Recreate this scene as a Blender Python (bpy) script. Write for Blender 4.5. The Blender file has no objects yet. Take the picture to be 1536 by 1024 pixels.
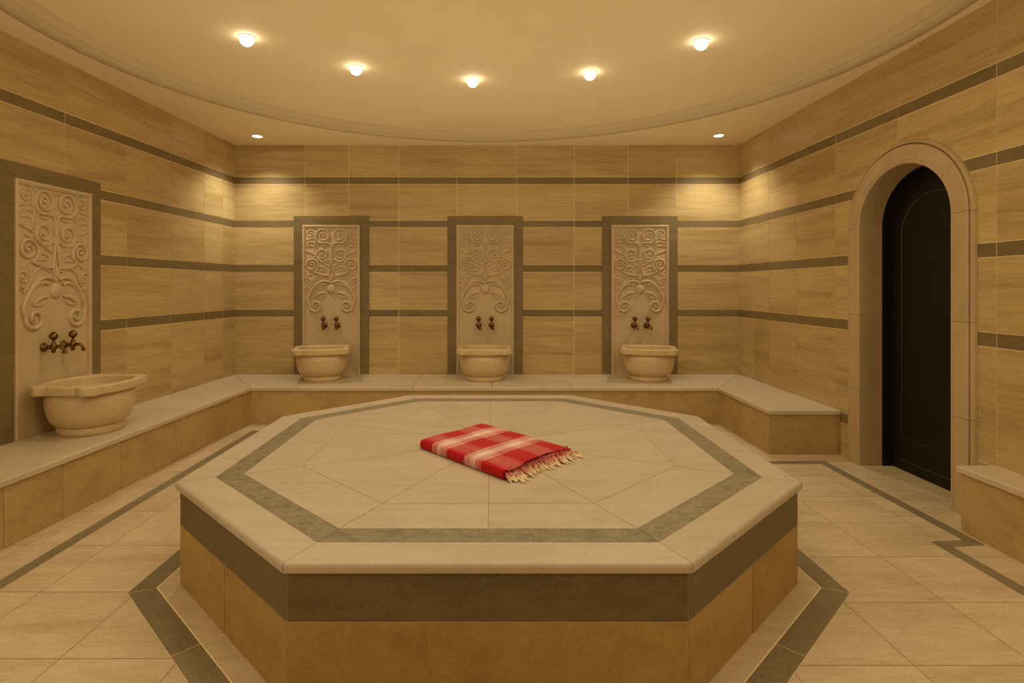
import bpy, bmesh, math, random
from mathutils import Vector
random.seed(7)
PI = math.pi
scene = bpy.context.scene
COL = scene.collection

# ------------------------------------------------------------------ measures
CAMZ = 1.4535
F = 860.0
CEIL = 3.18
YB = 7.0            # rear wall
YF = -2.6           # wall behind the camera
XR = 3.02           # right wall
SPL = 0.055         # the left wall opens slightly towards the viewer
def XL(y): return -3.14 - SPL * (7.0 - y)
BENCH = 0.387

# ------------------------------------------------------------------ materials
def nt(name):
    m = bpy.data.materials.new(name); m.use_nodes = True
    t = m.node_tree; t.nodes.clear()
    out = t.nodes.new('ShaderNodeOutputMaterial')
    b = t.nodes.new('ShaderNodeBsdfPrincipled')
    t.links.new(b.outputs[0], out.inputs[0])
    return m, t, b
def ramp(t, stops, interp='LINEAR'):
    r = t.nodes.new('ShaderNodeValToRGB'); cr = r.color_ramp; cr.interpolation = interp
    while len(cr.elements) < len(stops): cr.elements.new(0.5)
    for e, (p, c) in zip(cr.elements, stops):
        e.position = p; e.color = (*c, 1) if len(c) == 3 else c
    return r
def mixc(t, a, b, fac, mode='MIX'):
    n = t.nodes.new('ShaderNodeMix'); n.data_type = 'RGBA'; n.blend_type = mode
    for sock, v in ((n.inputs[6], a), (n.inputs[7], b), (n.inputs[0], fac)):
        if hasattr(v, 'links') or isinstance(v, bpy.types.NodeSocket): t.links.new(v, sock)
        else: sock.default_value = v if isinstance(v, (int, float)) else ((*v, 1) if len(v) == 3 else v)
    return n.outputs[2]
def stone(name, base, vein, vscale=(0.7, 0.7, 9.0), amount=0.6, rough=0.42, tvar=0.10, grain=0.10, bump=0.04, rot=(0, 0, 0), spec=0.35, speck=140.0):
    m, t, b = nt(name)
    tc = t.nodes.new('ShaderNodeTexCoord')
    at = t.nodes.new('ShaderNodeAttribute'); at.attribute_name = 'tile'
    mp = t.nodes.new('ShaderNodeMapping'); mp.inputs['Scale'].default_value = vscale; mp.inputs['Rotation'].default_value = rot
    t.links.new(tc.outputs['Object'], mp.inputs[0])
    # every slab is cut from another block: shift the figure by the tile value
    mul = t.nodes.new('ShaderNodeMath'); mul.operation = 'MULTIPLY'; mul.inputs[1].default_value = 37.0
    t.links.new(at.outputs['Fac'], mul.inputs[0])
    def noise(scale, detail, dist=0.0, src=mp.outputs[0], rough_=0.55):
        n = t.nodes.new('ShaderNodeTexNoise'); n.noise_dimensions = '4D'
        n.inputs['Scale'].default_value = scale; n.inputs['Detail'].default_value = detail
        n.inputs['Distortion'].default_value = dist; n.inputs['Roughness'].default_value = rough_
        t.links.new(src, n.inputs['Vector']); t.links.new(mul.outputs[0], n.inputs['W'])
        return n.outputs['Fac']
    n1 = noise(1.0, 5, 0.5)
    n2 = noise(2.6, 8, 1.1)
    n3 = noise(speck, 2, 0, tc.outputs['Object'])
    n4 = noise(1.3, 3, 0.2, tc.outputs['Object'])
    r1 = ramp(t, [(0.34, (1, 1, 1)), (0.50, (0.25, 0.25, 0.25)), (0.66, (0, 0, 0))]); t.links.new(n1, r1.inputs[0])
    r2 = ramp(t, [(0.40, (0, 0, 0)), (0.475, (0.8, 0.8, 0.8)), (0.50, (1, 1, 1)), (0.56, (0, 0, 0))]); t.links.new(n2, r2.inputs[0])
    f = mixc(t, r1.outputs[0], r2.outputs[0], 0.34)
    fm = t.nodes.new('ShaderNodeMath'); fm.operation = 'MULTIPLY'; fm.inputs[1].default_value = amount
    t.links.new(f, fm.inputs[0])
    c = mixc(t, base, vein, fm.outputs[0])
    r3 = ramp(t, [(0.25, (1 - grain,) * 3), (0.75, (1 + grain * 0.5,) * 3)]); t.links.new(n3, r3.inputs[0])
    c = mixc(t, c, r3.outputs[0], 1.0, 'MULTIPLY')
    r4 = ramp(t, [(0.25, (0.93,) * 3), (0.75, (1.03,) * 3)]); t.links.new(n4, r4.inputs[0])
    c = mixc(t, c, r4.outputs[0], 1.0, 'MULTIPLY')
    r5 = ramp(t, [(0.0, (1 - tvar, 1 - tvar * 1.1, 1 - tvar * 1.3)), (1.0, (1.0, 1.0, 1.0))]); t.links.new(at.outputs['Fac'], r5.inputs[0])
    c = mixc(t, c, r5.outputs[0], 1.0, 'MULTIPLY')
    t.links.new(c, b.inputs['Base Color'])
    b.inputs['Roughness'].default_value = rough
    b.inputs['Specular IOR Level'].default_value = spec
    bp = t.nodes.new('ShaderNodeBump'); bp.inputs['Strength'].default_value = bump; bp.inputs['Distance'].default_value = 0.01
    t.links.new(n3, bp.inputs['Height']); t.links.new(bp.outputs[0], b.inputs['Normal'])
    return m
def plain(name, col, rough=0.6, metal=0.0, spec=0.3, var=0.06, scale=6.0):
    m, t, b = nt(name)
    tc = t.nodes.new('ShaderNodeTexCoord')
    n = t.nodes.new('ShaderNodeTexNoise'); n.inputs['Scale'].default_value = scale; n.inputs['Detail'].default_value = 4
    t.links.new(tc.outputs['Object'], n.inputs['Vector'])
    r = ramp(t, [(0.3, tuple(c * (1 - var) for c in col)), (0.7, tuple(min(1, c * (1 + var)) for c in col))])
    t.links.new(n.outputs['Fac'], r.inputs[0]); t.links.new(r.outputs[0], b.inputs['Base Color'])
    b.inputs['Roughness'].default_value = rough; b.inputs['Metallic'].default_value = metal
    b.inputs['Specular IOR Level'].default_value = spec
    return m
def glow(name, col, s):
    m = bpy.data.materials.new(name); m.use_nodes = True; t = m.node_tree; t.nodes.clear()
    out = t.nodes.new('ShaderNodeOutputMaterial'); e = t.nodes.new('ShaderNodeEmission')
    e.inputs[0].default_value = (*col, 1); e.inputs[1].default_value = s
    t.links.new(e.outputs[0], out.inputs[0]); return m

BE = (0.66, 0.50, 0.295)
M = {}
M['wall'] = stone('wall_travertine', (0.635, 0.455, 0.195), (0.35, 0.205, 0.06), (0.50, 0.50, 8.0), 0.74, tvar=0.13, rough=0.38)
M['stripe'] = stone('grey_stone', (0.26, 0.180, 0.072), (0.17, 0.115, 0.042), (3, 3, 14), 0.7, tvar=0.12, grain=0.25, rough=0.5)
M['grout'] = plain('grout', (0.92, 0.72, 0.38), 0.8)
M['grout_dark'] = plain('grout_dark', (0.40, 0.24, 0.08), 0.8)
M['floor'] = stone('floor_limestone', (0.715, 0.55, 0.345), (0.52, 0.36, 0.185), (1.6, 7.0, 3.0), 0.80, rot=(0, 0, 0.6), tvar=0.08, grain=0.14, rough=0.42)
M['band'] = stone('floor_grey_band', (0.30, 0.232, 0.125), (0.18, 0.135, 0.068), (5, 5, 5), 0.6, tvar=0.12, grain=0.35, rough=0.55)
M['slab'] = stone('slab_limestone', (0.585, 0.47, 0.335), (0.45, 0.325, 0.19), (2.4, 9.0, 3.0), 0.62, rot=(0, 0, 0.15), tvar=0.05, rough=0.42)
M['inlay'] = stone('inlay_grey', (0.36, 0.285, 0.178), (0.17, 0.125, 0.066), (14, 26, 14), 0.9, tvar=0.10, grain=0.40, rough=0.5, speck=170)
M['clad'] = stone('clad_limestone', (0.57, 0.39, 0.155), (0.40, 0.245, 0.08), (4.0, 4.0, 6.0), 0.75, tvar=0.10, rough=0.5)
M['cladband'] = stone('clad_grey', (0.165, 0.115, 0.048), (0.25, 0.185, 0.085), (2.0, 2.0, 8.0), 0.55, tvar=0.06, grain=0.25, rough=0.5)
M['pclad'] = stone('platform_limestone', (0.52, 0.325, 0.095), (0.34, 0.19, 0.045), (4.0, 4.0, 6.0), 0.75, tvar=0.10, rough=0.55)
M['bench'] = stone('bench_slab', (0.68, 0.54, 0.36), (0.52, 0.38, 0.22), (1.0, 4.0, 4.0), 0.5, tvar=0.06, rough=0.35)
M['marble'] = stone('carved_marble', (0.60, 0.445, 0.245), (0.49, 0.345, 0.17), (3, 3, 3), 0.4, tvar=0.0, grain=0.08, rough=0.5)
M['basin'] = stone('basin_marble', (0.69, 0.515, 0.275), (0.54, 0.375, 0.17), (4, 4, 4), 0.45, tvar=0.0, grain=0.08, rough=0.42)
M['surround'] = stone('surround_limestone', (0.555, 0.395, 0.20), (0.44, 0.30, 0.13), (4, 4, 4), 0.45, tvar=0.08, grain=0.10, rough=0.5)
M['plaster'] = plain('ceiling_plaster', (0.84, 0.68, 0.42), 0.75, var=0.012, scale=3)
M['cornice'] = plain('cornice_plaster_shade', (0.62, 0.485, 0.28), 0.75, var=0.012, scale=3)  # plaster darkened: the riser's shade is put into this colour
M['brass'] = plain('aged_brass', (0.20, 0.10, 0.026), 0.33, 1.0, var=0.45, scale=45)
M['leaf'] = plain('dark_door_wood', (0.009, 0.005, 0.0015), 0.6, var=0.15, scale=4)
M['bead'] = plain('door_bead', (0.10, 0.055, 0.018), 0.5)
M['ring'] = plain('lamp_trim', (0.85, 0.75, 0.58), 0.4)
M['bulb'] = glow('lamp_glow', (1.0, 0.90, 0.70), 14.0)

def ramp_half(t, src):
    q = ramp(t, [(0.0, (0.66,) * 3), (0.5, (1.0,) * 3)]); t.links.new(src, q.inputs[0]); return q.outputs[0]
# towel: woven plaid
def towel_mat():
    m, t, b = nt('plaid_cloth')
    uv = t.nodes.new('ShaderNodeUVMap'); uv.uv_map = 'cloth'
    sep = t.nodes.new('ShaderNodeSeparateXYZ'); t.links.new(uv.outputs[0], sep.inputs[0])
    k, w = (0, 0, 0), (1, 1, 1); g = (0.52,) * 3; h = (0.8,) * 3
    def band(c):
        d = 0.145
        return [(c - .095, h), (c - .086, k), (c - .078, h), (c - .069, g), (c - .036, w), (c + .026, g), (c + .062, k), (c + .068, h), (c + .076, k), (c + .084, h), (c + .093, k)]
    rs = ramp(t, [(0, k)] + band(0.275) + band(0.675), 'CONSTANT'); t.links.new(sep.outputs[0], rs.inputs[0])
    off = t.nodes.new('ShaderNodeMath'); off.operation = 'MULTIPLY_ADD'; off.inputs[1].default_value = 0.8; off.inputs[2].default_value = 0.15
    t.links.new(sep.outputs[1], off.inputs[0])
    def T(x): return x * 0.8 + 0.15
    rt = ramp(t, [(0, k), (T(0.03), h), (T(0.045), k), (T(0.06), g), (T(0.22), k), (T(0.235), h), (T(0.245), k), (T(0.50), h), (T(0.515), k), (T(0.525), g), (T(0.725), k), (T(0.74), h), (T(0.75), k)], 'CONSTANT')
    t.links.new(off.outputs[0], rt.inputs[0])
    # fine weave streaks
    def streak(vec):
        mp = t.nodes.new('ShaderNodeMapping'); mp.inputs['Scale'].default_value = vec; t.links.new(uv.outputs[0], mp.inputs[0])
        n = t.nodes.new('ShaderNodeTexNoise'); n.inputs['Scale'].default_value = 1; n.inputs['Detail'].default_value = 3
        t.links.new(mp.outputs[0], n.inputs['Vector'])
        r = ramp(t, [(0.38, (0.25,) * 3), (0.62, (1, 1, 1))]); t.links.new(n.outputs['Fac'], r.inputs[0]); return r.outputs[0]
    s1, s2 = streak((160, 3, 1)), streak((3, 140, 1))
    a = mixc(t, rs.outputs[0], s1, 1.0, 'MULTIPLY'); bb = mixc(t, rt.outputs[0], s2, 1.0, 'MULTIPLY')
    c = mixc(t, (0.45, 0.004, 0.008), (0.60, 0.26, 0.18), bb)
    a = mixc(t, a, ramp_half(t, bb), 1.0, 'MULTIPLY')
    c = mixc(t, c, (1.0, 0.86, 0.68), a)
    t.links.new(c, b.inputs['Base Color']); b.inputs['Roughness'].default_value = 0.85; b.inputs['Specular IOR Level'].default_value = 0.1
    b.inputs['Sheen Weight'].default_value = 0.1
    return m
M['towel'] = towel_mat()
def fringe_mat():
    m, t, b = nt('fringe_thread')
    at = t.nodes.new('ShaderNodeAttribute'); at.attribute_name = 'tile'
    r = ramp(t, [(0.0, (0.36, 0.045, 0.045)), (0.52, (0.50, 0.15, 0.13)), (0.63, (0.62, 0.42, 0.25)), (0.71, (0.74, 0.55, 0.30)), (1.0, (0.80, 0.62, 0.36))]); t.links.new(at.outputs['Fac'], r.inputs[0])
    t.links.new(r.outputs[0], b.inputs['Base Color']); b.inputs['Roughness'].default_value = 0.9; b.inputs['Specular IOR Level'].default_value = 0.1
    return m
M['fringe'] = fringe_mat()
M['towel_in'] = plain('pink_inner_cloth', (0.62, 0.15, 0.12), 0.9, var=0.35, scale=30)

# ------------------------------------------------------------------ mesh builder
class MB:
    def __init__(s): s.v, s.f, s.m, s.t, s.sm, s.uv = [], [], [], [], [], {}
    def poly(s, pts, mat=0, tile=0.5, smooth=False):
        b = len(s.v); s.v.extend([tuple(p) for p in pts]); s.f.append(tuple(range(b, b + len(pts)))); s.m.append(mat); s.t.append(tile); s.sm.append(smooth)
    def face(s, idx, mat=0, tile=0.5, smooth=True): s.f.append(tuple(idx)); s.m.append(mat); s.t.append(tile); s.sm.append(smooth)
    def add(s, pts):
        b = len(s.v); s.v.extend([tuple(p) for p in pts]); return list(range(b, b + len(pts)))
    def box(s, x0, x1, y0, y1, z0, z1, mat=0, tile=0.5):
        i = s.add([(x0,y0,z0),(x1,y0,z0),(x1,y1,z0),(x0,y1,z0),(x0,y0,z1),(x1,y0,z1),(x1,y1,z1),(x0,y1,z1)])
        for q in ((0,3,2,1),(4,5,6,7),(0,1,5,4),(1,2,6,5),(2,3,7,6),(3,0,4,7)): s.face([i[k] for k in q], mat, tile, False)
    def loops(s, rings, closed=True, cap0=False, cap1=False, mat=0, tile=0.5, smooth=True, tiles=None):
        ids = [s.add(r) for r in rings]; n = len(rings[0])
        for a in range(len(ids) - 1):
            for j in range(n if closed else n - 1):
                k = (j + 1) % n
                s.face([ids[a][j], ids[a][k], ids[a + 1][k], ids[a + 1][j]], mat, tiles[a] if tiles else tile, smooth)
        if cap0: s.face(ids[0][::-1], mat, tiles[0] if tiles else tile, False)
        if cap1: s.face(ids[-1], mat, tiles[-1] if tiles else tile, False)
        return ids
    def lathe(s, prof, n=32, c=(0, 0, 0), axis='z', mat=0, cap0=True, cap1=True):
        rings = []
        for r, h in prof:
            ring = []
            for j in range(n):
                a = 2 * PI * j / n
                p = (r * math.cos(a), r * math.sin(a), h)
                if axis == 'y': p = (p[0], -p[2], p[1])
                ring.append((p[0] + c[0], p[1] + c[1], p[2] + c[2]))
            rings.append(ring)
        s.loops(rings, True, cap0, cap1, mat)
    def tube(s, pts, rad, n=10, mat=0, tiles=None, flat=1.0):
        rings = []
        P = [Vector(p) for p in pts]
        for i, p in enumerate(P):
            d = (P[min(i + 1, len(P) - 1)] - P[max(i - 1, 0)]).normalized()
            up = Vector((0, 0, 1)) if abs(d.z) < 0.9 else Vector((1, 0, 0))
            a = d.cross(up).normalized(); b = a.cross(d)
            r = rad[i] if isinstance(rad, (list, tuple)) else rad
            rings.append([p + a * r * math.cos(2*PI*j/n) + b * r * flat * math.sin(2*PI*j/n) for j in range(n)])
        s.loops(rings, True, True, True, mat, tiles=tiles)
    def build(s, name, mats, parent=None, recalc=True, bevel=0):
        me = bpy.data.meshes.new(name); me.from_pydata(s.v, [], s.f); me.update()
        for m in mats: me.materials.append(m)
        me.polygons.foreach_set('material_index', s.m)
        me.polygons.foreach_set('use_smooth', s.sm)
        a = me.attributes.new('tile', 'FLOAT', 'FACE'); a.data.foreach_set('value', s.t)
        if recalc:
            bm = bmesh.new(); bm.from_mesh(me)
            bmesh.ops.recalc_face_normals(bm, faces=bm.faces); bm.to_mesh(me); bm.free()
        o = bpy.data.objects.new(name, me); COL.objects.link(o)
        if parent: o.parent = parent
        if bevel:
            md = o.modifiers.new('edge', 'BEVEL'); md.width = bevel; md.segments = 3; md.limit_method = 'ANGLE'; md.angle_limit = math.radians(40)
        return o

def tag(o, label=None, cat=None, group=None, kind=None):
    for k, v in (('label', label), ('category', cat), ('group', group), ('kind', kind)):
        if v: o[k] = v
    return o
def thing(name, loc, rz, label, cat, group=None):
    o = bpy.data.objects.new(name, None); COL.objects.link(o); o.location = loc; o.rotation_euler = (0, 0, rz); o.empty_display_size = 0.1
    return tag(o, label, cat, group)
def copy_thing(r, loc, rz, label):
    c = r.copy(); COL.objects.link(c); c.location = loc; c.rotation_euler = (0, 0, rz); c['label'] = label
    for ch in list(r.children):
        d = ch.copy(); COL.objects.link(d); d.parent = c
        for g in list(ch.children):
            e = g.copy(); COL.objects.link(e); e.parent = d
    return c
def inset(poly, d):
    """offset a convex CCW 2-D polygon inwards by d (negative grows it)"""
    n = len(poly); out = []
    L = []
    for i in range(n):
        a, b = poly[i], poly[(i + 1) % n]
        dx, dy = b[0] - a[0], b[1] - a[1]; l = math.hypot(dx, dy); nx, ny = -dy / l, dx / l
        L.append((a[0] + nx * d, a[1] + ny * d, dx / l, dy / l))
    for i in range(n):
        p, q = L[i - 1], L[i]
        den = p[2] * q[3] - p[3] * q[2]
        if abs(den) < 1e-9: out.append((q[0], q[1])); continue
        k = ((q[0] - p[0]) * q[3] - (q[1] - p[1]) * q[2]) / den
        out.append((p[0] + p[2] * k, p[1] + p[3] * k))
    return out
def ccw(p):
    a = sum(p[i][0] * p[(i + 1) % len(p)][1] - p[(i + 1) % len(p)][0] * p[i][1] for i in range(len(p)))
    return p if a > 0 else p[::-1]
def plate(mb, poly2, z, gap, mat, tile):
    q = inset(ccw(poly2), gap)
    mb.poly([(x, y, z) for x, y in q], mat, tile)

# ------------------------------------------------------------------ walls
STR = [(2.705, 2.792), (2.178, 2.263), (1.6325, 1.722), (1.087, 1.177)]
def rows(extra=()):
    s = sorted(STR + list(extra)); z = 0.0; out = []
    for a, b in s:
        out.append((z, a, 0)); out.append((a, b, 1)); z = b
    out.append((z, CEIL, 0)); return out
def wall(name, place, s0, s1, joints, rws, hole=None, skip=None):
    """place(s, z, off) -> xyz ; off = distance out of the wall"""
    mb = MB(); GAP = 0.0027
    def zone(a, b, z0, z1, off, mat, tile):
        n = 1
        if hole and hole[1] > a and hole[0] < b: n = max(2, int((b - a) / 0.02))
        for i in range(n):
            l, r = a + (b - a) * i / n, a + (b - a) * (i + 1) / n
            zl, zr = (max(z0, min(z1, hole[2](q))) if hole else z0 for q in (l, r))
            if zl >= z1 - 1e-6 and zr >= z1 - 1e-6: continue
            pts = [(l, zl), (r, zr)]
            if z1 > zr + 1e-6: pts.append((r, z1))
            if z1 > zl + 1e-6: pts.append((l, z1))
            mb.poly([place(q, w, off) for q, w in pts], mat, tile)
    zone(s0, s1, 0, CEIL, 0.0, 2, 0.5)
    for ri, (z0, z1, k) in enumerate(rws):
        js = [s0] + [j for j in joints if s0 < j < s1 and not (skip and skip(ri, j))] + [s1]
        for a, b in zip(js[:-1], js[1:]):
            zone(a + GAP * (a != s0), b - GAP * (b != s1), z0 + GAP, z1 - GAP * (z1 < CEIL), 0.002, 0 if (z0 == .285 and b < 4.5) else k, random.random())
    o = mb.build(name, [M['wall'], M['stripe'], M['grout']], recalc=False)
    return tag(o, kind='structure')
bj = [(u - 738) / 122.86 for u in (457.5, 523, 598, 685.5, 775, 861, 942, 1014.5)]
def skip_back(ri, j):
    if ri == 8: return abs(j - bj[3]) < .01
    if ri == 6: return abs(j - bj[0]) < .01 and False
    return False
wall('wall_rear', lambda s, z, o: (s, YB - o, z), XL(YB), XR, bj, rows(), skip=skip_back)
lj = [4.405 - .65 * k for k in range(9, 0, -1)] + [4.405, 5.09, 5.727, 6.32, 6.72]
ln = Vector((1, -SPL, 0)).normalized()
wall('wall_left', lambda s, z, o: (XL(s) + ln.x * o, s + ln.y * o, z), YF, YB, lj, rows(),
     skip=lambda ri, j: (abs(j - 5.09) < .01 and ri > 6))
# door opening: centre / half width / spring / rise
DC, DH, DS, DR = 4.195, 0.465, 1.93, 0.415
def hole_z(s):
    d = abs(s - DC); h = DH + 0.07
    if d >= h: return 0.0
    return DS + (DR + 0.07) * math.sqrt(max(0, 1 - (d / h) ** 2))
rj = [3.43 - .64 * k for k in range(8, 0, -1)] + [3.43, 4.265, 5.04, 5.68, 6.24, 6.59]
wall('wall_right', lambda s, z, o: (XR - o, s, z), YF, YB, rj, rows([(0.285, 0.375)]),
     hole=(DC - DH - .07, DC + DH + .07, hole_z), skip=lambda ri, j: abs(j - 6.59) < .01 and ri > 3)
wall('wall_front', lambda s, z, o: (s, YF + o, z), XL(YF), XR, [-2.4, -1.7, -1.0, -.3, .4, 1.1, 1.8, 2.5], rows())

# ------------------------------------------------------------------ floor
mb = MB()
FX0, FX1 = -3.75, 3.34
mb.poly([(FX0, YF, 0), (FX1, YF, 0), (FX1, YB, 0), (FX0, YB, 0)], 2)
def grid(xs, ys, z, mat, gap=0.002):
    for a, b in zip(xs[:-1], xs[1:]):
        for c, d in zip(ys[:-1], ys[1:]):
            plate(mb, [(a, c), (b, c), (b, d), (a, d)], z, gap, mat, random.random())
grid([FX0, -3.1, -2.62, -2.15, -1.69, -1.22, -.75, -.28], [YF + .1, -2.17, -1.69, -1.2, -.7, -.21, .28, .77, 1.26, 1.75, 2.24, 2.73, 3.22, 3.71, 4.2, 4.69, 5.18, 5.67, 6.2, YB], 0.0010, 0)
grid([-.28, .19, .66, 1.14, 1.62, 2.09, 2.57, FX1], [YF + .1, -2.25, -1.8, -1.36, -.92, -.47, -.03, .42, .86, 1.31, 1.755, 2.2, 2.64, 3.085, 3.53, 3.975, 4.42, 4.86, 5.3, 5.75, 6.2, YB], 0.0010, 0)
# margin strips outside the perimeter band (long narrow slabs)
def strip(pts, w, z, mat, gap=0.0012, cut=None):
    """mitred band of width w on the left-hand side of an open polyline"""
    n = len(pts); L = []
    for i in range(n):
        ds = []
        if i > 0: ds.append(Vector((pts[i][0] - pts[i-1][0], pts[i][1] - pts[i-1][1])).normalized())
        if i < n - 1: ds.append(Vector((pts[i+1][0] - pts[i][0], pts[i+1][1] - pts[i][1])).normalized())
        nn = [Vector((-d.y, d.x)) for d in ds]
        m = nn[0] if len(nn) == 1 else (nn[0] + nn[1]) / (1 + nn[0].dot(nn[1]))
        L.append((pts[i][0] + m.x * w, pts[i][1] + m.y * w))
    for i in range(n - 1):
        l = math.hypot(pts[i+1][0] - pts[i][0], pts[i+1][1] - pts[i][1])
        k = max(1, round(l / cut)) if cut else 1
        for q in range(k):
            f = lambda A, B, e: (A[0] + (B[0] - A[0]) * e, A[1] + (B[1] - A[1]) * e)
            a, b = f(pts[i], pts[i+1], q / k), f(pts[i], pts[i+1], (q + 1) / k)
            c, d = f(L[i], L[i+1], (q + 1) / k), f(L[i], L[i+1], q / k)
            plate(mb, [a, b, c, d], z, gap, mat, random.random())
# grey perimeter band following the bench fronts, tan margin outside it
BL = -2.33; BR = 2.70
lp = [(BL - .05, YF + .1), (BL - .02, 5.72), (2.12, 5.72), (2.12, 4.70), (BR, 4.70), (BR, 3.29), (2.50, 3.27), (2.50, YF + .1)]
strip(lp, 0.075, 0.0022, 1)
for a, b, c, d in ((-2.74, BL - .128, YF + .1, 5.8), (BR + .004, FX1, 3.5, 4.72), (2.126 + .0, 2.45, 4.72, 5.72)):
    pass
lm = [(x, y) for x, y in ((BL - .128, YF + .1), (BL - .098, 5.80))]
strip(lm, 0.12, 0.0018, 0, cut=0.62)
strip([(BR + .001, 3.29), (BR + .001, 4.70)][::-1], 0.30, 0.0018, 0, cut=0.7)
strip([(XR, 3.73), (XR, 4.66)][::-1], 0.32, 0.0024, 0, cut=0.95)
# octagon round the platform
PCX, PCY = -0.015, 3.506
E1, W1, E2, D1 = 0.705, 1.53, 0.71, 1.537
OCT = [(PCX - E1, PCY - D1), (PCX + E1, PCY - D1), (PCX + W1, PCY - E2), (PCX + W1, PCY + E2), (PCX + E1, PCY + D1), (PCX - E1, PCY + D1), (PCX - W1, PCY + E2), (PCX - W1, PCY - E2)]
def ring(mb_, o, i, z, mat, gap=0.0015, cuts=1, gapmid=None):
    for k in range(8):
        a, b, c, d = o[k], o[(k + 1) % 8], i[(k + 1) % 8], i[k]
        for q in range(cuts):
            f = lambda A, B, e: (A[0] + (B[0] - A[0]) * e, A[1] + (B[1] - A[1]) * e)
            plate(mb_, [f(a, b, q / cuts), f(a, b, (q + 1) / cuts), f(d, c, (q + 1) / cuts), f(d, c, q / cuts)], z, gap, mat, random.random())
BODY = inset(OCT, 0.02)
mb.poly([(x, y, 0.0016) for x, y in inset(BODY, -0.205)], 3)
ring(mb, inset(BODY, -0.205), inset(BODY, -0.093), 0.0022, 1, cuts=2)
ring(mb, inset(BODY, -0.090), inset(BODY, 0.02), 0.0022, 0, cuts=2)
tag(mb.build('floor', [M['floor'], M['band'], M['grout_dark'], M['grout']], recalc=False), 'tan limestone tiled floor with grey inlaid bands', kind='structure')

# ------------------------------------------------------------------ ceiling
CCX, CCY, CR = -0.06, 3.83, 3.02
mb = MB(); N = 144
def edge_pt(a):
    c, s = math.cos(a), math.sin(a); k = 1e9
    if c > 1e-9: k = min(k, (XR + .05 - CCX) / c)
    if c < -1e-9: k = min(k, (-3.75 - CCX) / c)
    if s > 1e-9: k = min(k, (YB - CCY) / s)
    if s < -1e-9: k = min(k, (YF - CCY) / s)
    return (CCX + c * k, CCY + s * k, CEIL)
angs = sorted([2 * PI * j / N for j in range(N)] + [math.atan2(y - CCY, x - CCX) % (2 * PI) for x in (XR + .05, -3.75) for y in (YB, YF)])
for i in range(len(angs)):
    a, b = angs[i], angs[(i + 1) % len(angs)]
    p, q = ((CCX + CR * math.cos(t), CCY + CR * math.sin(t), CEIL) for t in (a, b))
    mb.poly([p, q, edge_pt(b), edge_pt(a)])
UP = 3.268
mb.poly([(CCX + 2.86 * math.cos(2*PI*j/N), CCY + 2.86 * math.sin(2*PI*j/N), UP) for j in range(N)])
tag(mb.build('ceiling', [M['plaster']], recalc=False), 'plaster ceiling with shallow round recess', kind='structure')
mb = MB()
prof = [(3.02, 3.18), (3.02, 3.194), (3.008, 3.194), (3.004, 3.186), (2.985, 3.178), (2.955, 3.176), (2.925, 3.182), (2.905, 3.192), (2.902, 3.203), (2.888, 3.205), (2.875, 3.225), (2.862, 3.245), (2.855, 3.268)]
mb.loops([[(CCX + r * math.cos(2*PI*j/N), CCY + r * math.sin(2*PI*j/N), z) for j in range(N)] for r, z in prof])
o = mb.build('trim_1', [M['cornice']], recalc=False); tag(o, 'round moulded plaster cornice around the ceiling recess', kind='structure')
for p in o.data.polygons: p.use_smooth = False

# ------------------------------------------------------------------ arched door
def arch(off, n=40, z0=0.0):
    """points (y, z) from far foot over the crown to near foot, offset outwards"""
    pts = [(DC + DH + off, z0), (DC + DH + off, DS)]
    for i in range(1, n):
        a = PI * i / n
        pts.append((DC + (DH + off) * math.cos(a), DS + (DR + off) * math.sin(a)))
    pts += [(DC - DH - off, DS), (DC - DH - off, z0)]
    return pts
mb = MB()
prof = [(0.0, XR + .152), (0.0, XR - .034), (0.006, XR - .040), (0.022, XR - .040), (0.026, XR - .036), (0.030, XR - .040), (0.128, XR - .040), (0.134, XR - .034), (0.136, XR - .008), (0.143, XR - .008), (0.146, XR - .030), (0.158, XR - .030), (0.165, XR - .02), (0.167, XR + .01)]
# cut into blocks so joints show
allp = [[(x, y, z) for y, z in arch(o_)] for o_, x in prof]
npt = len(allp[0])
segs = []
for side in (0, 1):
    off = [o_ for o_, _ in prof]
    for za, zb in ((0.0, 0.62), (0.62, 1.23), (1.23, 1.93)):
        y = lambda o_: DC + (DH + o_) * (1 if side == 0 else -1)
        tl = random.random()
        g = 0.0012
        mb.loops([[(x, y(o_), za + g * (za > 0)), (x, y(o_), zb - g)] for o_, x in prof], closed=False, tile=tl, smooth=False)
K = 5
for k in range(K):
    a0, a1 = PI * k / K + 0.0016, PI * (k + 1) / K - 0.0016
    aa = [a0 + (a1 - a0) * i / 10 for i in range(11)]
    mb.loops([[(x, DC + (DH + o_) * math.cos(a), DS + (DR + o_) * math.sin(a)) for a in aa] for o_, x in prof], closed=False, tile=random.random(), smooth=False)
tag(mb.build('trim_2', [M['surround']], recalc=True), 'pale stone surround with moulded edge framing the arched doorway', kind='structure')
door = thing('door_1', (0, 0, 0), 0, 'tall dark brown arched door set in the right wall', 'door'); door['kind'] = 'structure'; del door['category']
mb = MB()
o1, o2 = arch(0.004), arch(-0.012)
mb.loops([[(XR + .150, y, z) for y, z in o1], [(XR + .150, y, z) for y, z in o2], [(XR + .232, y, z) for y, z in o2]], closed=False, smooth=False)
mb.build('door_frame', [M['leaf']], door, recalc=False)
mb = MB()
mb.poly([(XR + .23, y, z) for y, z in arch(0.0, z0=0.004)])
leaf = mb.build('door_leaf', [M['leaf']], door, recalc=False)
mb = MB()
LX = XR + .23
def bead(path, r=0.004): mb.tube([(LX - .002, y, z) for y, z in path], r, 6)
pp = arch(-0.115, z0=0.263)
pp = [(y, z - (0.07 if z > DS else 0.07 if z > 1.5 else 0)) for y, z in pp]
bead(pp + [pp[0]])
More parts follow.
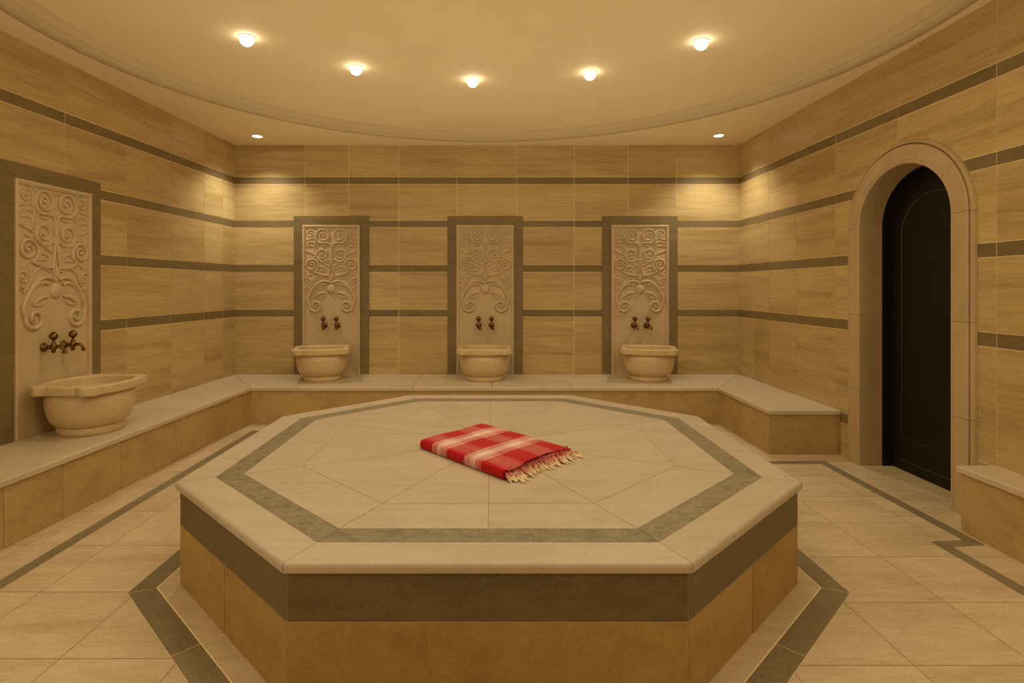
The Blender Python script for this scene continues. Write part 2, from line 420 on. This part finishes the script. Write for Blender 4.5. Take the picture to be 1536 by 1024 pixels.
bead([(DC + DH - .012, 0.085), (DC - DH, 0.085)], .003)
mb.build('panel_bead', [M['bead']], leaf, recalc=False)

# ------------------------------------------------------------------ benches
T = 0.036
def xlb(y): return -2.552 - 0.047 * (6.07 - y)          # front edge of the left bench slab
bench = thing('stone_bench', (0, 0, 0), 0, 'long U-shaped tiled stone bench running along the left, rear and far right walls', 'bench')
BY = 6.07; BXR = 2.39; BYE = 4.95; B0 = -1.2; ov = 0.018
# slab: polygons with rounded nose along the front edge
mb = MB()
G = .0012
def slab_piece(poly, tile=None):
    q = inset(ccw(poly), G); z1, z0 = BENCH, BENCH - T
    r = 0.008
    rings = []
    for d, z in ((0.0, z0), (-0.0, z1 - r), (r * .3, z1 - r * .3), (r, z1)):
        rings.append([(x, y, z) for x, y in inset(q, d)])
    mb.loops(rings, True, True, True, 0, tile if tile is not None else random.random(), smooth=False)
ys = [B0, -.3, .6, 1.5, 2.4, 3.3, 4.2, 5.1, BY]
for a, b in zip(ys[:-1], ys[1:]):
    if b < BY: slab_piece([(XL(a) + .003, a), (xlb(a), a), (xlb(b), b), (XL(b) + .003, b)])
    else: slab_piece([(XL(a) + .003, a), (xlb(a), a), (xlb(BY), BY), (XL(YB) + .003, YB - .003)])
ym = (BY + YB) / 2
xs = [xlb(BY), -1.7, -.85, .0, .85, 1.7, BXR]
for a, b in zip(xs[:-1], xs[1:]):
    wa = XL(YB) + .003 if a == xs[0] else a
    wb = XR - .003 if b == xs[-1] else b
    # two courses: front and rear
    f = .55; yc = BY + (YB - BY) * f
    ma = a + (wa - a) * f; mb_ = b + (wb - b) * f
    slab_piece([(a, BY), (b, BY), (mb_, yc), (ma, yc)])
    slab_piece([(ma, yc), (mb_, yc), (wb, YB - .003), (wa, YB - .003)])
ysr = [BY, 5.5, BYE]
slab_piece([(BXR, BY), (BXR, 5.5), (XR - .003, 5.5), (XR - .003, YB - .003)])
slab_piece([(BXR, 5.5), (BXR, BYE), (XR - .003, BYE), (XR - .003, 5.5)])
o = mb.build('bench_top', [M['bench']], bench)
mb = MB()
def face_run(p, q, joints, z1=BENCH - T + .001, g=.0016, dark=True):
    """vertical tiled riser from p to q"""
    d = Vector((q[0] - p[0], q[1] - p[1])); L = d.length; d /= L; nrm = Vector((d.y, -d.x))
    at = lambda s, z, o_: (p[0] + d.x * s + nrm.x * o_, p[1] + d.y * s + nrm.y * o_, z)
    mb.poly([at(0, 0, 0), at(L, 0, 0), at(L, z1, 0), at(0, z1, 0)], 1)
    js = [0] + joints + [L]
    for a, b in zip(js[:-1], js[1:]):
        a2, b2 = a + g * (a > 0), b - g * (b < L)
        mb.poly([at(a2, 0.003, .0015), at(b2, 0.003, .0015), at(b2, z1, .0015), at(a2, z1, .0015)], 0, random.random())
fl0, fl1 = (xlb(B0) - ov, B0), (xlb(BY) - ov, BY + ov)
face_run(fl0, fl1, [y - B0 for y in (-.4, .2, .8, 1.4, 2.0, 2.6, 3.18, 3.59, 4.12, 4.85, 5.25)])
face_run(fl1, (BXR + ov, BY + ov), [.75, 1.5, 2.25, 3.0, 3.75, 4.4])
face_run((BXR + ov, BY + ov), (BXR + ov, BYE + ov), [])
face_run((BXR + ov, BYE + ov), (XR - .003, BYE + ov), [])
mb.build('bench_base', [M['clad'], M['grout_dark']], bench, recalc=False)

nb = thing('stone_bench', (0, 0, 0), 0, 'short near tiled stone bench beside the right side of the arched door', 'bench')
mb = MB()
NX, NY = 2.775, 3.43
yn = [NY, 2.85, 2.2, 1.5, .8, .1, -.6, -1.2]
for a, b in zip(yn[:-1], yn[1:]): slab_piece([(NX, a), (NX, b), (XR - .003, b), (XR - .003, a)])
mb.build('bench_top', [M['bench']], nb)
mb = MB()
face_run((XR - .003, NY - ov), (NX + ov, NY - ov), [])
face_run((NX + ov, NY - ov), (NX + ov, B0), [.75, 1.5, 2.25, 3.0, 3.75])
mb.build('bench_base', [M['clad'], M['grout_dark']], nb, recalc=False)

# ------------------------------------------------------------------ octagonal platform
PH = 0.5035; PB = 0.466
plat = thing('octagonal_platform', (0, 0, 0), 0, 'large octagonal heated marble platform in the middle of the room', 'platform')
mb = MB()
# rounded coping edge, one block per side, closed by the top field
A = OCT
edgep = [(0.004, PB), (0.0, PB + .006), (0.0, PH - .014), (0.003, PH - .006), (0.008, PH - .0015), (0.014, PH)]
offs = [inset(OCT, d) for d, _ in edgep]
B1 = inset(OCT, 0.165); B2 = inset(OCT, 0.283)
for k in range(8):
    tl = random.random(); k2 = (k + 1) % 8
    rings = []
    for (d, z), P in zip(edgep, offs):
        a, b = Vector(P[k]), Vector(P[k2]); u = (b - a).normalized() * .001
        rings.append([(*(a + u), z), (*(b - u), z)])
    a, b = Vector(B1[k]), Vector(B1[k2]); u = (b - a).normalized() * .001
    rings.append([(*(a + u), PH), (*(b - u), PH)])
    ids = mb.loops(rings, closed=False, tile=tl, smooth=False)
mb.poly([(x, y, PB) for x, y in inset(OCT, .004)][::-1], 0)
mb.poly([(x, y, PH - .0008) for x, y in inset(OCT, .012)], 1)
mb.build('coping', [M['slab'], M['grout_dark']], plat, recalc=False)
mb = MB()
ring(mb, inset(OCT, .1655), B2, PH + .0002, 0, gap=.0010)
o = mb.build('inlay_band', [M['inlay']], plat, recalc=False); o['label'] = 'grey stone inlay band'
mb = MB()
C0 = (PCX, PCY); R3 = [(x + (C0[0] - x) * .209, y + (C0[1] - y) * .209) for x, y in B2]
gp = .0014
for k in range(8):
    k2 = (k + 1) % 8
    mid = lambda a, b: ((a[0] + b[0]) / 2, (a[1] + b[1]) / 2)
    if k in (3, 5):            # rear diagonals: undivided
        plate(mb, [B2[k], B2[k2], C0], PH + .0002, gp, 0, random.random())
    elif k == 4:
        for a, b in ((B2[k], mid(B2[k], B2[k2])), (mid(B2[k], B2[k2]), B2[k2])): plate(mb, [a, b, C0], PH + .0002, gp, 0, random.random())
    elif k == 0:
        m1, m2 = mid(B2[k], B2[k2]), mid(R3[k], R3[k2])
        for a, b, c, d in ((B2[k], m1, m2, R3[k]), (m1, B2[k2], R3[k2], m2)):
            plate(mb, [a, b, c, d], PH + .0002, gp, 0, random.random())
        for c, d in ((m2, R3[k]), (R3[k2], m2)): plate(mb, [d, c, C0], PH + .0002, gp, 0, random.random())
    else:
        plate(mb, [B2[k], B2[k2], R3[k2], R3[k]], PH + .0002, gp, 0, random.random())
        plate(mb, [R3[k], R3[k2], C0], PH + .0002, gp, 0, random.random())
mb.build('top_tiles', [M['slab']], plat, recalc=False)
mb = MB(); ml = MB()
for k in range(8):
    p, q = BODY[k], BODY[(k + 1) % 8]
    d = Vector((q[0] - p[0], q[1] - p[1])); L = d.length; d /= L; nrm = Vector((d.y, -d.x))
    at = lambda s, z, o_: (p[0] + d.x * s + nrm.x * o_, p[1] + d.y * s + nrm.y * o_, z)
    ml.poly([at(0, 0, -.002), at(L, 0, -.002), at(L, PB, -.002), at(0, PB, -.002)], 1)
    g = .0016
    mb.poly([at(g, .292, 0), at(L - g, .292, 0), at(L - g, PB, 0), at(g, PB, 0)], 0, random.random())
    js = [0, L * .352, L * .70, L] if k % 2 == 0 else [0, L * .5, L]
    for a, b in zip(js[:-1], js[1:]):
        ml.poly([at(a + g, 0.003, 0), at(b - g, 0.003, 0), at(b - g, .289, 0), at(a + g, .289, 0)], 0, random.random())
o = mb.build('dark_band', [M['cladband']], plat, recalc=False); o['label'] = 'dark grey stone band'
ml.build('base_cladding', [M['pclad'], M['grout']], plat, recalc=False)

# ------------------------------------------------------------------ carved panels
PW, PT = 0.92, 2.316        # outer width and top of the grey frame
def make_panel():
    t = thing('carved_panel', (0, 0, 0), 0, '', 'panel', 'carved marble wall panels')
    h = PW / 2; z0 = BENCH + .001; fw = .108
    mb = MB(); y = -.010
    def fr(pts, tl):
        q = inset(ccw(pts), .001); rings = [[(a, .0, b) for a, b in q], [(a, y, b) for a, b in q]]
        mb.loops(rings, True, False, True, 0, tl, smooth=False)
    fr([(-h, z0), (-h + fw, z0), (-h + fw, PT - fw), (-h, PT)], .3)
    fr([(h - fw, z0), (h, z0), (h, PT), (h - fw, PT - fw)], .7)
    fr([(-h, PT), (-h + fw, PT - fw), (h - fw, PT - fw), (h, PT)], .5)
    o = mb.build('stone_frame', [M['stripe']], t); o['label'] = 'grey stone frame'
    mb = MB(); hi = h - fw
    # raised pale border with an inner step
    prof = [(0.002, -.004), (.002, -.022), (.008, -.026), (.022, -.026), (.026, -.020), (.034, -.018), (.038, -.006)]
    rings = [[(-hi + d, yy, z0), (-hi + d, yy, PT - fw - d), (hi - d, yy, PT - fw - d), (hi - d, yy, z0)] for d, yy in prof]
    mb.loops(rings, closed=False, smooth=False)
    mb.build('border_moulding', [M['marble']], t)
    mb = MB(); k = hi - .036
    mb.poly([(-k, -.007, z0), (k, -.007, z0), (k, -.007, PT - fw - .036), (-k, -.007, PT - fw - .036)])
    slab_o = mb.build('panel_slab', [M['marble']], t, recalc=False)
    # relief: drawn in "zoom pixels", 465.6 to a metre, x from the axis, y down from the top of the crop (v = 320)
    mb = MB()
    def P(x, yv): return (x / 465.6 * 1.0, 1.4535 + (430 - 320 - yv / 3.79) / 122.86)
    def stroke(pts, r, hgt=0.019):
        n = len(pts); rings = []
        for i, (x, z) in enumerate(pts):
            a = Vector(pts[max(i - 1, 0)]); b = Vector(pts[min(i + 1, n - 1)]); d = (b - a)
            d = d.normalized() if d.length > 1e-9 else Vector((1, 0)); nn = Vector((-d.y, d.x))
            rr = r[i] if isinstance(r, list) else r
            hh = hgt * .95 * (0.35 + 0.65 * min(1, rr / 0.012))
            rings.append([(x + nn.x * rr * c, -.006 - hh * s_, z + nn.y * rr * c) for c, s_ in ((-1, 0), (-.85, .55), (-.45, .9), (0, 1.0), (.45, .9), (.85, .55), (1, 0))])
        mb.loops(rings, closed=False, smooth=True)
    def lerp_r(n, a, b, c=None):
        out = []
        for i in range(n):
            e = i / (n - 1)
            if c is None: out.append(a + (b - a) * e)
            else: out.append(a + (b - a) * e * 2 if e < .5 else b + (c - b) * (e - .5) * 2)
        return out
    def smooth(ctrl, n=8):
        pts = []; c = [ctrl[0]] + ctrl + [ctrl[-1]]
        for i in range(1, len(c) - 2):
            p0, p1, p2, p3 = c[i-1], c[i], c[i+1], c[i+2]
            for j in range(n):
                u = j / n
                pts.append(tuple(.5 * ((2*p1[q]) + (-p0[q]+p2[q])*u + (2*p0[q]-5*p1[q]+4*p2[q]-p3[q])*u*u + (-p0[q]+3*p1[q]-3*p2[q]+p3[q])*u**3) for q in (0, 1)))
        pts.append(ctrl[-1]); return pts
    def both(pts, r, hgt=.019):
        for sx in (1, -1): stroke([P(sx * x, yv) for x, yv in pts], r, hgt)
    def spiral(cx, cy, R, a0, turns, dirn, w0=.011, w1=.005, hgt=.019, tail=None):
        n = int(26 * turns); pts = []
        for i in range(n + 1):
            e = i / n; rad = R * (1 - e) ** .85 + 3.0
            a = a0 + dirn * 2 * PI * turns * e
            pts.append((cx + rad * math.cos(a), cy + rad * math.sin(a)))
        if tail: pts = smooth(tail + [pts[0]], 7)[:-1] + pts
        both(pts, lerp_r(len(pts), w0 * .9, w0 * 1.22, w1 * 1.15), hgt)
        for sx in (1, -1): dome(sx * cx, cy, R * .20, R * .20, .020)
    def dome(cx, cy, rx, ry, hgt=.02, rot=0):
        x0, z0_ = P(cx, cy); rings = []
        for k_ in range(5):
            ph = PI / 2 * k_ / 4.3
            rings.append([(x0 + (rx * math.cos(ph) * math.cos(a) * math.cos(rot) - ry * math.cos(ph) * math.sin(a) * math.sin(rot)) / 465.6,
                           -.006 - hgt * math.sin(ph),
                           z0_ + (rx * math.cos(ph) * math.cos(a) * math.sin(rot) + ry * math.cos(ph) * math.sin(a) * math.cos(rot)) / 465.6) for a in [2*PI*j/16 for j in range(16)]])
        mb.loops(rings, True, False, True)
    def leaf(ctrl, w, hgt=.017):
        pts = smooth(ctrl, 7); n = len(pts)
        both(pts, [max(.0015, w * math.sin(PI * min(1, (i / (n - 1)) * .93 + .07)) ** .8) for i in range(n)], hgt)
    # great lower scrolls
    spiral(88, 524, 34, -.25, 1.55, 1, .016, .007, .026, tail=[(6, 392), (42, 384), (82, 402), (112, 440), (132, 486)])
    spiral_tail2 = smooth([(20, 404), (60, 404), (92, 428), (112, 462), (118, 500)]); both(spiral_tail2, lerp_r(len(spiral_tail2), .004, .008, .004), .017)
    # shell and bud
    dome(0, 430, 27, 30, .030); dome(0, 396, 10, 10, .020)
    for a in (-16, -8, 0, 8, 16): stroke([P(a * .4, 404), P(a * .9, 425), P(a, 450)], .004, .034)
    leaf([(30, 410), (52, 402), (80, 410), (100, 428)], .017, .022); leaf([(32, 452), (56, 452), (78, 462), (96, 482)], .017, .022)
    leaf([(36, 466), (60, 478), (84, 480), (98, 472)], .010, .018)
    # stem
    for sx in (1, -1):
        stroke([P(sx * x, yv) for x, yv in smooth([(4, 392), (14, 350), (9, 312), (5, 275)])], lerp_r(25, .007, .012, .009), .024)
    dome(0, 365, 9, 24, .026)
    # top pair, middle pair, side pair of spirals
    spiral(46, 127, 42, 1.2, 1.9, -1, .011, .006, .021, tail=[(4, 280), (2, 235), (4, 190), (18, 170)])
    spiral(50, 236, 38, 2.4, 1.8, -1, .010, .006, .020, tail=[(4, 290), (4, 268)][:1] + [(8, 262)])
    spiral(112, 294, 38, 1.9, 1.9, 1, .012, .006, .022, tail=[(12, 350), (30, 352), (64, 345)])
    spiral(118, 116, 22, 2.6, 1.5, 1, .008, .005, .017, tail=[(84, 178), (92, 150)])
    spiral(132, 388, 22, .6, 1.4, -1, .008, .005, .017, tail=[(104, 430), (126, 424)])
    both(smooth([(8, 300), (40, 285), (66, 262), (90, 236), (120, 222), (150, 210)]), .0085, .020)
    both(smooth([(86, 160), (96, 190), (88, 225), (66, 258)]), .007, .018)
    both(smooth([(70, 165), (82, 200), (84, 232)]), .005, .016)
    both(smooth([(20, 366), (60, 352), (92, 372), (108, 404), (130, 436)]), .008, .020)
    both(smooth([(112, 345), (132, 352), (142, 372)]), .006, .017)
    for c, w in (([(90, 150), (110, 142), (138, 150), (148, 140)], .008), ([(92, 170), (118, 162), (142, 176)], .009), ([(98, 190), (124, 184), (146, 192)], .008),
                 ([(74, 316), (60, 302), (44, 306), (28, 320)], .012), ([(72, 330), (54, 324), (36, 330)], .009), ([(88, 96), (96, 84), (120, 88)], .007), ([(88, 240), (100, 252), (128, 246)], .008),
                 ([(110, 400), (104, 378), (106, 356)], .010), ([(122, 418), (116, 396), (118, 372)], .008), ([(134, 432), (146, 418), (150, 400)], .007), ([(142, 336), (150, 322), (152, 300)], .006),
                 ([(20, 100), (10, 92), (2, 100)], .006), ([(22, 168), (34, 182), (54, 184), (70, 176)], .009), ([(30, 206), (22, 216), (14, 236)], .007), ([(138, 446), (146, 462), (146, 484)], .006)):
        leaf(c, w)
    mb.build('carved_relief', [M['marble']], slab_o, recalc=True)
    return t
pan = make_panel()
panels = []
def lwall(y, off=0): return (XL(y) + ln.x * off, y + ln.y * off)
LROT = PI / 2 - math.atan(SPL)
px = [(497.5 - 738) / 122.86, (727.7 - 738) / 122.86, (959.5 - 738) / 122.86]
side = ('left', 'middle', 'right')
LY = 4.305
pl = ['carved scroll marble panel in grey frame, leftmost of the three on the rear wall', 'carved scroll marble panel in grey frame, middle of the three on the rear wall', 'carved scroll marble panel in grey frame, rightmost of the three on the rear wall']
for i in range(3):
    loc = (px[i], YB - .0025, 0)
    if i == 0: pan.location = loc; pan['label'] = pl[0]
    else: copy_thing(pan, loc, 0, pl[i])
x, y = lwall(LY, .0025)
copy_thing(pan, (x, y, 0), LROT, 'large carved scroll marble panel in grey frame on the left wall')

# ------------------------------------------------------------------ taps
def make_tap():
    t = thing('brass_tap', (0, 0, 0), 0, '', 'tap', 'aged brass taps over the basins')
    mb = MB(); mb.lathe([(.001, 0), (.034, 0), (.034, .005), (.028, .012), (.016, .018), (.012, .026), (.001, .027)], 24, axis='y')
    mb.build('wall_flange', [M['brass']], t)
    mb = MB(); mb.lathe([(.010, .018), (.010, .034), (.015, .038), (.015, .044), (.010, .048), (.011, .075)], 20, axis='y')
    mb.lathe([(.001, -.040), (.011, -.040), (.016, -.028), (.013, -.020), (.021, -.006), (.023, .008), (.018, .024), (.011, .032), (.014, .038), (.009, .044), (.007, .060), (.001, .060)], 24, c=(0, -.075, 0))
    body = mb.build('tap_body', [M['brass']], t)
    mb = MB()
    mb.tube([(0.004, -.085, .004), (.012, -.110, .006), (.018, -.130, -.002), (.021, -.140, -.020), (.022, -.142, -.036)], [.012, .012, .011, .011, .013], 14)
    mb.lathe([(.001, -.046), (.014, -.046), (.016, -.036), (.012, -.030), (.001, -.030)], 18, c=(.022, -.142, 0))
    mb.build('spout', [M['brass']], body)
    mb = MB()
    pr = [(.001, .052)] + [(.029 * math.sin(PI * k / 12), .082 - .029 * math.cos(PI * k / 12)) for k in range(2, 11)] + [(.010, .112), (.001, .115)]
    mb.lathe(pr, 24, c=(0, -.075, 0))
    mb.build('handle_knob', [M['brass']], t)
    return t
tap = make_tap(); first = True
sd = ('leftmost', 'middle', 'rightmost')
for i in range(3):
    for s_ in (-1, 1):
        lab = f"aged brass tap on the {sd[i]} rear wall panel, {'left' if s_ < 0 else 'right'} one of the pair"
        loc = (px[i] + s_ * .078, YB - .011, .985)
        if first: tap.location = loc; tap['label'] = lab; first = False
        else: copy_thing(tap, loc, 0, lab)
for s_, yy in ((-1, 4.20), (1, 4.38)):
    x, y = lwall(yy, .011)
    copy_thing(tap, (x, y, 1.01), LROT + .0, f"aged brass tap on the left wall panel, {'nearer' if s_ < 0 else 'farther'} one of the pair")

# ------------------------------------------------------------------ basins
def make_basin():
    t = thing('marble_basin', (0, 0, 0), 0, '', 'basin', 'marble wash basins on the bench')
    n = 96
    def plan(a, hx, hy, e=2.6):
        c, s_ = math.cos(a), math.sin(a)
        return 1 / ((abs(c) / hx) ** e + (abs(s_) / hy) ** e) ** (1 / e)
    def rnd(hx, hy, z, e=2.2, lug=0.0):
        out = []
        for j in range(n):
            a = 2 * PI * j / n; r = plan(a, hx, hy, e)
            if lug:
                d = min(abs((a - q + PI) % (2 * PI) - PI) for q in (.62, PI - .62, PI + .62, -.62))
                r += lug * (1 if d < .155 else max(0, 1 - (d - .155) / .05))
            out.append((r * math.cos(a), r * math.sin(a), z))
        return out
    H = .372
    mb = MB()
    mb.loops([rnd(.205, .195, .001), rnd(.212, .20, .004), rnd(.212, .20, .050), rnd(.206, .195, .058), rnd(.19, .18, .060)], True, True, False)
    mb.build('foot', [M['basin']], t)
    mb = MB()
    outer = [(.185, .052), (.215, .062), (.243, .085), (.264, .125), (.277, .175), (.283, .230), (.284, .306)]
    inner = [(.252, .306), (.25, .23), (.235, .15), (.20, .10), (.12, .075), (.02, .07)]
    mb.loops([rnd(h, h * .94, z) for h, z in outer + inner], True, False, True)
    mb.build('bowl', [M['basin']], t)
    mb = MB()
    L = .046
    rr = [(.268, .304, 0), (.296, .304, L), (.303, .309, L), (.306, .318, L), (.306, .358, L), (.303, .367, L), (.296, H, L * .96), (.268, H, 0.0), (.262, H - .004, 0), (.256, H - .015, 0), (.254, .30, 0)]
    mb.loops([rnd(h, h * .94, z, 2.5, l) for h, z, l in rr], True, False, False)
    o = mb.build('rim', [M['basin']], t)
    o.modifiers.new('w', 'WEIGHTED_NORMAL')
    return t
bas = make_basin()
bl = ['pale marble basin under the leftmost rear wall panel', 'pale marble basin under the middle rear wall panel', 'pale marble basin under the rightmost rear wall panel']
for i in range(3):
    loc = (px[i], 6.60, BENCH); rz = (.22, .0, -.22)[i]
    if i == 0: bas.location = loc; bas.rotation_euler = (0, 0, rz); bas['label'] = bl[0]
    else: copy_thing(bas, loc, rz, bl[i])
copy_thing(bas, (XL(4.27) + .308, 4.27, BENCH), LROT, 'large pale marble basin on the left wall bench, nearest the viewer')

# ------------------------------------------------------------------ ceiling lights
def make_light(r, drop):
    t = thing('recessed_downlight', (0, 0, 0), 0, '', 'ceiling light')
    mb = MB(); mb.lathe([(r * .99, .0), (r * 1.10, -.0005), (r * 1.12, -.003), (r * 1.0, -.006), (r * .97, -.003)], 40, cap0=False, cap1=False)
    mb.build('trim_ring', [M['ring']], t)
    mb = MB(); mb.lathe(([(r * .98 * math.cos(q), -.001 - drop * math.sin(q)) for q in [PI / 2 * k / 10 for k in range(10)]] + [(.0005, -.001 - drop)]) if drop < .013 else ([(r * math.cos(q), -drop - r * math.sin(q)) for q in [-.42 + (PI / 2 + .42) * k / 14 for k in range(14)]] + [(.0005, -drop - r)]), 40, cap0=False)
    mb.build('diffuser', [M['bulb']], t)
    return t
ringpts = [(370, 55), (534, 100), (709, 119), (885, 108), (1052, 61)]
names = ['far left', 'second from left', 'middle', 'second from right', 'far right']
lt = None
LIGHTS = []
for (u, v), nm in zip(ringpts, names):
    dz = UP - CAMZ; Y = F * dz / (430 - v); X = (u - 738) * Y / F
    lab = f"round glowing downlight in the recessed ceiling, {nm} of the five"
    loc = (X, Y, UP - .0005); LIGHTS.append(loc)
    if lt is None: lt = make_light(.048, .020); lt.location = loc; lt['label'] = lab; lt['group'] = 'downlights in the ceiling recess'
    else: copy_thing(lt, loc, 0, lab)
cl = None; CORN = []
for (u, v), nm in zip([(386, 204), (1078, 203)], ['left', 'right']):
    dz = CEIL - CAMZ; Y = F * dz / (430 - v); X = (u - 738) * Y / F
    lab = f"small round downlight in the ceiling border above the rear {nm} corner"
    loc = (X, Y, CEIL - .0005); CORN.append(loc)
    if cl is None: cl = make_light(.055, .012); cl.location = loc; cl['label'] = lab; cl['group'] = 'corner downlights'
    else: copy_thing(cl, loc, 0, lab)

# ------------------------------------------------------------------ folded towel
def make_towel():
    t = thing('folded_towel', (0, 0, 0), 0, 'folded red and white plaid towel with cream fringe on the octagonal platform', 'towel')
    O = Vector((-.432, 3.372)); S = Vector((.652, -.759)); Tt = Vector((.665, .747)); LS, LT, H = .745, .585, .054
    z0 = PH + .0015
    def W(s, tt, z): p = O + S * (s * LS) + Tt * (tt * LT); return (p.x, p.y, z0 + z)
    mb = MB(); uvs = []
    NS = 60
    # cross-section loop: (t, z, tcoord)
    def section(s):
        # rounding towards the s = 0 end
        e = min(1, s / .045); sh = (1 - (1 - e) ** 2) ** .5 if e < 1 else 1
        hh = H * (.55 + .45 * sh); ins = .018 * (1 - sh); zb = .0
        pts = []
        R = hh / 2
        nt_ = 26
        rt = .030
        # top from t=1 to t=0
        for i in range(nt_ + 1):
            q = 1 - i / nt_
            zt = hh + .0035 * math.sin(q * 9 + s * 4) * math.sin(s * 7 + 1) + .004 * math.sin(PI * q)
            tq = ins + rt + (1 - ins - .012 - ins - rt) * q
            zt -= .016 * max(0, (q - .86) / .14) ** 2
            if s > .9: zt -= .010 * ((s - .9) / .1) * (0.25 + .75 * math.sin(q * 8.5 + .6) ** 2) * .9
            pts.append((tq, zt, q))
        # fold at t = 0 (round nose)
        for i in range(1, 8):
            a = PI * i / 8
            pts.append((ins + rt - rt * math.sin(a) ** .7, R + R * math.cos(a), -.03 - .10 * i / 8))
        for i in range(13):
            q = i / 12
            pts.append((ins + rt + (1 - 2 * ins - .012 - rt) * q, zb, q))
        # right side
        for i in range(1, 4):
            pts.append((1 - ins - .002, hh * .78 * i / 4, 1 + .03 * i))
        return pts
    rings, secs = [], []
    for k in range(NS + 1):
        s = k / NS; sec = section(s); secs.append(sec)
        rings.append([W(s + (.012 * math.sin(tt * 7 + .4) if k == NS and z > H * .5 else 0), tt, z) for tt, z, _ in sec])
    ids = mb.loops(rings, True, True, False)
    vuv = {}
    for k in range(NS + 1):
        for j, (tt, z, q) in enumerate(secs[k]): vuv[ids[k][j]] = (k / NS, q)
    o = mb.build('towel_body', [M['towel']], t, recalc=True)
    uvl = o.data.uv_layers.new(name='cloth')
    for lp in o.data.loops: uvl.data[lp.index].uv = vuv[lp.vertex_index]
    sd_ = o.modifiers.new('cloth', 'SOLIDIFY'); sd_.thickness = .004; sd_.offset = -1
    # inner folded layers peeping out at the open end
    mb = MB()
    for L_ in range(3):
        zc = .010 + .013 * L_; rings = []
        for k in range(9):
            s = .80 + .20 * k / 8; ring_ = []
            for j in range(40):
                a = 2 * PI * j / 40; tt = .50 + .455 * math.copysign(abs(math.cos(a)) ** .35, math.cos(a))
                z = zc + (.0068 + .003 * math.sin(tt * 40 + L_ * 2) * (k / 8)) * math.copysign(abs(math.sin(a)) ** .6, math.sin(a)) - .006 * (k / 8) ** 2 * (L_ > 0)
                ring_.append(W(s + (.012 * math.sin(tt * 22 + L_ * 1.7) - .004 * L_ if k == 8 else 0), tt, max(.002, z)))
            rings.append(ring_)
        mb.loops(rings, True, True, True)
    o = mb.build('inner_fold', [M['towel_in']], t); o['label'] = 'faded pink inner layers'
    # fringe
    mb = MB(); rnd_ = random.Random(3)
    for row in range(4):
        n = 34
        for i in range(n):
            tt = .035 + .935 * (i + rnd_.uniform(-.35, .35)) / (n - 1)
            zs = (.006, .016, .026, .034)[row] + rnd_.uniform(-.003, .003)
            out = (.085, .080, .060, .048)[row] * rnd_.uniform(.6, 1.3) / LS
            dt = rnd_.uniform(-.06, .06) + .012
            pts, rad, tl = [], [], []
            m = 10; rs_ = rnd_.uniform(.7, 1.2)
            for k in range(m + 1):
                e = k / m
                z = zs * (1 - e) ** 1.1 + .0035 + .006 * math.sin(PI * e) * rnd_.uniform(.6, 1.2) + .0018 * row * (1 - e)
                pts.append(W(.975 + (out + .025) * e, tt + dt * e + .004 * math.sin(e * 9 + i), z))
                kn = 1 + .9 * math.exp(-((e - .64) / .06) ** 2)
                rad.append((.0070 - .0038 * e) * kn * rs_ if e < .98 else .001)
                base = min(1, max(0, (e - (.05 + .10 * (3 - row) * .2)) * 1.15 + rnd_.uniform(-.04, .04)))
                tl.append(base if row > 0 else min(1, base + .18))
            mb.tube(pts, rad, 6, tiles=tl)
    mb.build('fringe', [M['fringe']], t, recalc=False)['label'] = 'knotted cream and pink fringe'
    return t
make_towel()

# ------------------------------------------------------------------ lamps
WARM = (1.0, 0.94, 0.66)
def lamp(name, kind, loc, energy, col=WARM, **kw):
    l = bpy.data.lights.new(name, kind); l.energy = energy * .80; l.color = col
    for k, v in kw.items(): setattr(l, k, v)
    o = bpy.data.objects.new(name, l); COL.objects.link(o); o.location = loc
    return o
for i, p in enumerate(LIGHTS):
    lamp('recess_lamp', 'SPOT', (p[0], p[1], p[2] - .095), 33, spot_size=math.radians(160), spot_blend=1.0, shadow_soft_size=.06)
for p in CORN:
    lamp('corner_lamp', 'SPOT', (p[0], p[1], p[2] - .05), 78, spot_size=math.radians(118), spot_blend=.9, shadow_soft_size=.04, col=(1, .98, .88))
# added ambient fill, in place of the unseen downlights overhead in the recess
lamp('recess_soft_fill', 'AREA', (0, 2.0, 3.22), 44, shape='RECTANGLE', size=3.6, size_y=2.2)
# unseen area lamps added only to brighten the ceiling from below
o = lamp('uplight_fill', 'AREA', (0, .1, .6), 33, shape='RECTANGLE', size=5.0, size_y=1.0); o.rotation_euler = (PI, 0, 0)
o = lamp('ceiling_wash_fill', 'AREA', (0, 4.9, 2.0), 19, shape='RECTANGLE', size=4.6, size_y=3.6); o.rotation_euler = (PI, 0, 0)  # added fill floating in mid-room, evens out the ceiling
# out-of-view side fills, added to lighten the platform's diagonal faces
for sx in (-1, 1):
    o = lamp('side_fill', 'AREA', (sx * 2.85, .5, 1.9), 26, shape='RECTANGLE', size=.5, size_y=1.0)
    o.rotation_euler = Vector((-sx * 1.0, .85, -.12)).to_track_quat('-Z', 'Z').to_euler()

w = bpy.data.worlds.new('world'); scene.world = w; w.use_nodes = True
w.node_tree.nodes['Background'].inputs[0].default_value = (1.0, .8, .5, 1); w.node_tree.nodes['Background'].inputs[1].default_value = 0.05

# ------------------------------------------------------------------ camera
cam = bpy.data.cameras.new('camera'); co = bpy.data.objects.new('camera', cam); COL.objects.link(co)
co.location = (0, 0, CAMZ); co.rotation_euler = (PI / 2, 0, 0)
cam.sensor_width = 36; cam.lens = F / 1536 * 36; cam.shift_x = 30 / 1536; cam.shift_y = -82 / 1536; cam.clip_start = .05
scene.camera = co
scene.view_settings.view_transform = 'Standard'
scene.view_settings.look = 'None'
scene.cycles.max_bounces = 10; scene.cycles.diffuse_bounces = 6
scene.cycles.sample_clamp_indirect = 4
